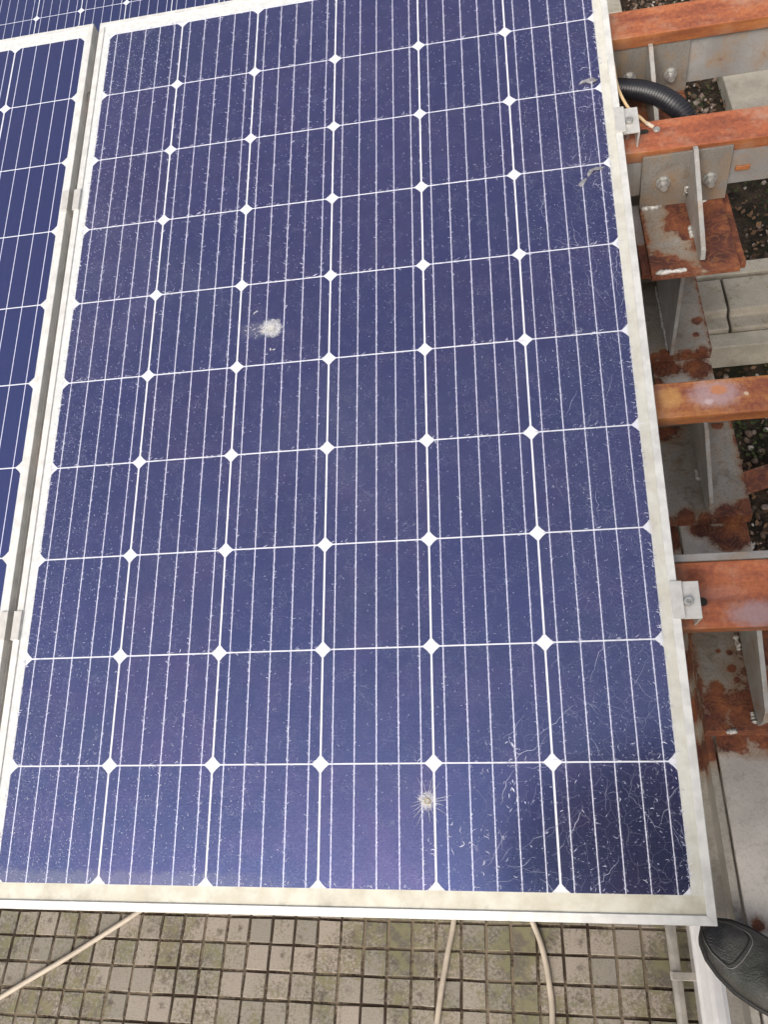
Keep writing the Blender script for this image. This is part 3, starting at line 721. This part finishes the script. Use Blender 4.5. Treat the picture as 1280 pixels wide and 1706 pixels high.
bracket('heavily rusted bracket beside the lower clamp with ring-shaped rust stains', .613, .763, .425, .214, .400, .0295, .6985,
        [(.415, .4005), (.415, .56), (.40, .55), (.222, .470), (.214, .440), (.222, .4005)], back=(.614, .762, .54, .416),
        spots=[(.14, .20, .26), (.42, .10, .30), (.50, .28, .18), (.52, .02, .3), (.1, .0, .4), (.40, .66, .055), (.28, .68, .045), (.40, .52, .07), (.43, .42, .06), (.20, .36, .12), (.8, .3, .6), (.85, .7, .5)],
        welds=[((.690, .355, .403), (.688, .385, .403), .005), ((.692, .225, .403), (.690, .245, .403), .005), ((.645, .2135, .398), (.662, .2135, .398), .005)])

def crossbeam(label, y, zb, zt, lug):
    root = empty('cross_beam', label, 'steel beam', 'grey cross beams under the two upper purlins', loc=(1.0, y, zb))
    bm = bmesh.new(); h = zt - zb
    prism(bm, [(0, 0), (.05, 0), (.05, .006), (.006, .006), (.006, h - .006), (.05, h - .006), (.05, h), (0, h)], 'x', -1.4, .9)
    link('channel', bm, M_GREY, root, bevel=.001)
    if lug: link('lug', boxbm(-.268, -.244, -.004, -.0003, .027, .036), M_RUST3, root, bevel=.001)
crossbeam('grey cross beam behind the shadowed bracket at the top right', 1.3185, .872, .956, False)
crossbeam('grey cross beam with a small orange lug under the dull red purlin', 1.0585, .833, .912, True)

# ------------------------------------------------------------------ concrete pieces
def kerb(label, x0, x1, y0, y1, z1, step=True):
    bm = bmesh.new()
    pr = [(y0, -.012), (y1, -.012), (y1, z1), (y0 + .05, z1), (y0 + .045, z1 - .022), (y0, z1 - .022)] if step else [(y0, -.012), (y1, -.012), (y1, z1), (y0, z1)]
    prism(bm, [(a - y0, b) for a, b in pr], 'x', 0, x1 - x0)
    o = link('concrete_block', bm, M_CONC2 if step else M_CONC, bevel=.004, loc=(x0, y0, 0)); prop(o, label, 'concrete block', 'concrete blocks lying on the soil')
kerb('stepped concrete block, mossy on top, cut by the right photo edge', .905, 1.7, 1.415, 1.585, .105)
kerb('short stepped concrete block half hidden behind the bracket with orange rust spots', .72, .899, 1.415, 1.585, .105)
kerb('low concrete strip along the front of the stepped blocks', .72, 1.7, 1.36, 1.411, .072, False)
kerb('narrow concrete strip behind the stepped blocks', .72, 1.7, 1.605, 1.655, .10, False)
kerb('flat concrete slab on the soil right of the conduit', 1.085, 1.75, 2.2, 2.72, .05, False)
kerb('pale concrete slab in the far corner beside the panel top', .3, .80, 3.15, 3.7, .06, False)
bm = boxbm(-.45, .45, -.030, .030, 0, .012)
o = link('rusty_flat_bar', bm, m_plate('dark_rust_bar', [(.3, .5, 1.), (.7, .5, 1.)], (.14, .09, .07), .8), bevel=.002); o.rotation_euler = (R(3), 0, R(17)); o.location = (1.25, 1.075, .004)
prop(o, 'dark rusty flat bar lying on the soil right of the pale bracket', 'steel bar')

# ------------------------------------------------------------------ pipe, trunking and cables on the paving
root = empty('conduit_pipe', 'thin metal pipe clipped to the edge of the paving', 'metal pipe', loc=(.553, -.2, .04))
bm = bmesh.new(); tube(bm, [(.004, -.9, 0), (0.0, 0, 0), (-.004, .8, 0)], .0098, 18); link('pipe', bm, M_PIPE, root, smooth=True)
bm = bmesh.new(); prism(bm, [(-.013, .0105), (-.009, .0135), (.036, .009), (.037, .004), (.012, .008), (.004, .0105)], 'y', .062, .076)
for y in (.062,): pass
link('saddle_clip', bm, M_PIPE, root, bevel=.001)
root = empty('cable_trunking', 'white metal trunking beside the thin pipe under the shoe', 'trunking', loc=(.608, -.2, 0))
bm = bmesh.new(); prism(bm, [(-.022, -.004), (.03, -.004), (.03, .078), (.014, .086), (.0, .086), (-.006, .080), (-.016, .058), (-.022, .05)], 'y', -.9, .8); link('cover', bm, M_WHITE, root, bevel=.002)
CG = 'beige cables on the paving'
def cable(label, pts):
    bm = bmesh.new(); tube(bm, spline(pts, 10), .0055, 12); o = link('cable', bm, M_CABLE, smooth=True); prop(o, label, 'cable', CG)
cable('beige cable running diagonally over the paving at lower left', [(-1.2, -.44, .006), (-.84, -.22, .006), (-.694, -.134, .006), (-.552, -.044, .007), (-.40, .05, .03), (-.2, .25, .3)])
cable('nearly straight beige cable on the paving below the middle of the panel', [(.08, -.45, .006), (.103, -.226, .006), (.121, -.117, .006), (.136, -.045, .007), (.15, .06, .03), (.15, .25, .3)])
cable('bowed beige cable on the paving between the straight cable and the pipe', [(.30, -.45, .006), (.321, -.226, .006), (.320, -.151, .006), (.310, -.09, .006), (.293, -.043, .007), (.26, .04, .03), (.2, .25, .3)])

# ------------------------------------------------------------------ the person taking the photo (only a shoe is in the frame)
FW = Vector((-.78, .63, 0)).normalized(); RT = Vector((-FW.y, FW.x, 0)) * -1
M_LEA = NG('black_leather'); g = M_LEA; p = g.coord('Object')
c = g.mix(g.ss(g.noise(p, 14, 5, .6), .42, .66), (.020, .019, .020), (.082, .077, .069))
c = g.mix(g.math('MULTIPLY', g.ss(g.noise(p, 8, 3), .55, .7), .4), c, (.055, .065, .05))
g.bump(g.math('ADD', g.noise(p, 420, 3), g.math('MULTIPLY', g.noise(p, 38, 6, .7, dist=1.2), 3.0)), .45, .003); M_LEA = g.fin(c, .36, 0, .5)
M_SOLE = m_plain('rubber_sole', (.018, .017, .016), .6); M_THREAD = m_plain('grey_thread', (.22, .21, .20), .7)
M_CLOTH = m_plain('dark_trouser_cloth', (.022, .024, .034), .9); M_JACKET = m_plain('dark_jacket_cloth', (.02, .022, .028), .9)
M_SKIN = m_plain('skin', (.42, .25, .17), .55); M_HAIR = m_plain('black_hair', (.012, .01, .009), .6)
SL = .292
def half(t, side):      # sole half widths, t 0 heel .. 1 toe; side -1 inner, +1 outer
    ks = [(0, .0), (.03, .020), (.10, .031), (.25, .036), (.45, .037), (.62, .047), (.72, .050), (.82, .046), (.90, .038), (.96, .025), (.99, .012), (1.0, .0)]
    ki = [(0, .0), (.03, .020), (.10, .030), (.25, .032), (.45, .032), (.62, .042), (.72, .045), (.82, .041), (.90, .033), (.96, .021), (.99, .010), (1.0, .0)]
    k = ks if side > 0 else ki
    for (a, wa), (b, wb) in zip(k, k[1:]):
        if a <= t <= b: return wa + (wb - wa) * (t - a) / (b - a)
    return 0
def hgt(t):
    k = [(0, .055), (.06, .072), (.15, .088), (.30, .100), (.42, .094), (.55, .077), (.68, .060), (.80, .047), (.90, .038), (.97, .030), (1.0, .020)]
    for (a, wa), (b, wb) in zip(k, k[1:]):
        if a <= t <= b: return wa + (wb - wa) * (t - a) / (b - a)
def surf(t, s, lift=0):  # s -1..1 across; returns local x fwd, y left, z
    wd = half(t, 1 if s > 0 else -1) - .003
    a = s * math.pi / 2
    y = wd * math.copysign(abs(math.sin(a)) ** .80, s); zz = .016 + (hgt(t) - .016) * max(0, math.cos(a)) ** .62
    return Vector((t * SL, y, zz + lift))
def shoe(parent, toe, name_side):
    org = Vector((toe[0], toe[1], .3705)) - FW * SL
    mw = Matrix.Translation(org) @ Matrix((( FW.x, -RT.x, 0), (FW.y, -RT.y, 0), (0, 0, 1))).to_4x4()
    root = bpy.data.objects.new('shoe', None); COL.link(root); root.parent = parent
    root.matrix_world = mw
    bm = bmesh.new(); NT, NS = 44, 25; rows = []
    for i in range(NT + 1):
        u = i / NT; t = .004 + .9945 * (u + .0 - .06 * math.sin(2 * math.pi * u))
        t = min(.9985, max(.004, t))
        rows.append([bm.verts.new(surf(t, -1 + 2 * k / (NS - 1))) for k in range(NS)])
    for a, b in zip(rows, rows[1:]):
        for k in range(NS - 1): bm.faces.new((a[k], a[k + 1], b[k + 1], b[k]))
    bm.faces.new(rows[0]); bm.faces.new(rows[-1][::-1])
    o = link('upper', bm, M_LEA, root, smooth=True)
    s_ = o.modifiers.new('s', 'SUBSURF'); s_.levels = 1; s_.render_levels = 2
    bm = bmesh.new()
    ts = [i / 50 for i in range(51)]
    ol = [(t * SL * 1.012 - .002, half(t, 1) + .0008) for t in ts] + [(t * SL * 1.012 - .002, -half(t, -1) - .0008) for t in ts[-2:0:-1]]
    prism(bm, ol, 'z', 0, .017); link('sole', bm, M_SOLE, root, bevel=.002)
    # double stitched apron seam on the vamp
    for off in (0.0, .045):
        path = [(.988, .60 + off), (.95, .56 + off), (.90, .50 + off), (.855, .45 + off), (.818 - off * .3, .38 + off), (.802 - off * .4, .20), (.796 - off * .4, -.06), (.802 - off * .4, -.28), (.825 - off * .3, -.40 - off), (.87, -.46 - off), (.925, -.54 - off), (.985, -.60 - off)]
        sp2 = spline([(a, b, 0) for a, b in path], 10)
        bm = bmesh.new(); tube(bm, [surf(min(.992, v.x), v.y, .0004) for v in sp2], .0007 if off else .0010, 6); link('seam', bm, M_THREAD if off else M_SOLE, root, smooth=True)
    bm = bmesh.new(); tube(bm, [surf(.45, s, .0006) for s in [-.95 + .1 * k for k in range(20)]], .0011, 6); link('collar_seam', bm, M_SOLE, root, smooth=True)
    return root
def skin(name, verts, edges, rootv, mat, parent, lv=2, smooth=True):
    me = bpy.data.meshes.new(name); me.from_pydata([v[:3] for v in verts], edges, []); me.materials.append(mat)
    o = bpy.data.objects.new(name, me); COL.link(o); o.parent = parent; o.matrix_parent_inverse = parent.matrix_world.inverted()
    md = o.modifiers.new('skin', 'SKIN'); md.use_smooth_shade = True
    for i, v in enumerate(verts):
        r = v[3]; me.skin_vertices[0].data[i].radius = r if isinstance(r, tuple) else (r, r); me.skin_vertices[0].data[i].use_root = (i == rootv)
    s = o.modifiers.new('sub', 'SUBSURF'); s.levels = lv; s.render_levels = lv
    return o
person = empty('person', 'person in black leather shoes, one shoe toe beside the lower right panel corner', 'person', loc=(.74, -.36, .37))
bpy.context.view_layer.update()
T1 = Vector((.564, -.079, 0)); T2 = T1 - FW * .02 - RT * .42
shoe(person, T1, 'r'); shoe(person, T2, 'l')
def V3(v, z): return (v.x, v.y, z)
a1 = T1 - FW * .225; a2 = T2 - FW * .225; hipc = (a1 + a2) / 2 + FW * .01
def at(c, f, r, z, rad): 
    v = c + FW * f + RT * r; return (v.x, v.y, z, rad)
# one continuous body: legs, torso, arms, neck and head
bv = [at(hipc, 0, 0, 1.27, (.155, .115)), at(hipc, .03, .02, 1.45, (.16, .11)), at(hipc, .07, .03, 1.63, (.185, .12)), at(hipc, .085, .02, 1.76, (.13, .09)), at(hipc, .10, .01, 1.84, .055), at(hipc, .125, .0, 1.92, (.075, .085)), at(hipc, .14, .0, 2.02, (.075, .09)),
      at(hipc, 0, .09, 1.18, .095), at(a1, .12, .0, .86, .062), at(a1, .02, 0, .62, .055), at(a1, 0, 0, .46, .040),
      at(hipc, 0, -.09, 1.18, .095), at(a2, .12, 0, .86, .062), at(a2, .02, 0, .62, .055), at(a2, 0, 0, .46, .040)]
be = [(0, 1), (1, 2), (2, 3), (3, 4), (4, 5), (5, 6), (0, 7), (7, 8), (8, 9), (9, 10), (0, 11), (11, 12), (12, 13), (13, 14)]
cr, cu, cb = RC.col[0], RC.col[1], RC.col[2]
for sgn in (1, -1):
    sh = hipc + FW * .085 + RT * (.19 * sgn + .02); hand = CAM + cr * (.058 * sgn) + cb * .020 - cu * .075
    el = (sh + Vector((0, 0, 0))).lerp(hand, .5); el = Vector((el.x, el.y, 1.54)) + RT * .07 * sgn + FW * .04
    i = len(bv)
    bv += [(sh.x, sh.y, 1.73, .062), (el.x, el.y, el.z, .046), tuple(el.lerp(hand, .8)) + (.032,), tuple(hand) + ((.022, .040),)]
    be += [(3, i), (i, i + 1), (i + 1, i + 2), (i + 2, i + 3)]
    hd = (hand - el).normalized()
    for k in range(4):
        b0 = hand + hd * .03 + cu * (.024 - .016 * k); ln = (.036, .042, .039, .030)[k]; j = len(bv)
        bv += [tuple(b0) + (.009,), tuple(b0 + hd * ln) + (.0085,), tuple(b0 + hd * ln * 1.5 - cr * sgn * .012) + (.007,)]
        be += [(i + 3, j), (j, j + 1), (j + 1, j + 2)]
    j = len(bv); th = hand + cu * .03 + hd * .0
    bv += [tuple(th + cb * .01) + (.011,), tuple(th + cb * .022 + hd * .03) + (.009,)]; be += [(i + 3, j), (j, j + 1)]
skin('body', bv, be, 0, M_SKIN, person, 1)
# trousers and jacket follow the body a little outside it
tv = [(*bv[0][:3], (.168, .128)), (*bv[1][:3], (.156, .118))] + [(*bv[k][:3], r) for k, r in ((7, .108), (8, .078), (9, .070), (10, .066), (11, .108), (12, .078), (13, .070), (14, .066))]
skin('trousers', tv, [(0, 1), (0, 2), (2, 3), (3, 4), (4, 5), (0, 6), (6, 7), (7, 8), (8, 9)], 0, M_CLOTH, person, 2)
jv = [(*bv[0][:3], (.185, .145)), (*bv[1][:3], (.172, .132)), (*bv[2][:3], (.225, .155)), (*bv[3][:3], (.175, .125))]
je = [(0, 1), (1, 2), (2, 3)]
for b0 in (15, 15 + 4 + 14):
    i = len(jv); w0 = Vector(bv[b0 + 1][:3]).lerp(Vector(bv[b0 + 2][:3]), .85)
    jv += [(*bv[b0][:3], .095), (*bv[b0 + 1][:3], .080), (*w0, .062)]; je += [(3, i), (i, i + 1), (i + 1, i + 2)]
skin('jacket', jv, je, 0, M_JACKET, person, 2)
hc = Vector(bv[6][:3])
bm = bmesh.new(); bmesh.ops.create_icosphere(bm, subdivisions=3, radius=1)
for v in bm.verts:
    k = 1 + .05 * math.sin(9 * v.co.x + 7 * v.co.y); v.co = hc + RT * v.co.x * .088 * k + FW * (v.co.y * .098 * k - .018) + Vector((0, 0, v.co.z * .085 * k + .03))
hr = link('hair', bm, M_HAIR, smooth=True); hr.parent = person; hr.matrix_parent_inverse = person.matrix_world.inverted()
bm = bmesh.new()
for (f, r, zz, sx) in ((.205, .032, -.005, .011), (.205, -.032, -.005, .011)):
    c_ = hc + FW * (f - .12) + RT * r + Vector((0, 0, zz - .03)); b2 = bmesh.new(); bmesh.ops.create_icosphere(b2, subdivisions=2, radius=sx)
    for v in b2.verts: v.co += c_
    me = bpy.data.meshes.new('t'); b2.to_mesh(me); b2.free(); bm.from_mesh(me)
ey = link('eyes', bm, m_plain('eye', (.6, .58, .55), .2), smooth=True); ey.parent = person; ey.matrix_parent_inverse = person.matrix_world.inverted()

bm = bmesh.new(); hw, hl, rr = .038, .080, .009; pp = []
for cx, cy, a0 in ((hw - rr, hl - rr, 0), (-hw + rr, hl - rr, 90), (-hw + rr, -hl + rr, 180), (hw - rr, -hl + rr, 270)):
    pp += [(cx + rr * math.cos(R(a0 + 15 * k)), cy + rr * math.sin(R(a0 + 15 * k))) for k in range(7)]
prism(bm, pp, 'z', 0, .0085)
root = empty('phone', 'dark phone held over the panel, seen as a dark reflection at lower right', 'phone', mw=Matrix.Translation(CAM + cb * .004 - cu * .066) @ RC.to_4x4())
link('body', bm, m_plain('black_phone_shell', (.012, .012, .014), .35), root, bevel=.001)
bm = bmesh.new(); prism(bm, [(x * .95, y * .975) for x, y in pp], 'z', .0086, .0092); link('screen', bm, m_plain('phone_screen', (.02, .02, .025), .1), root)
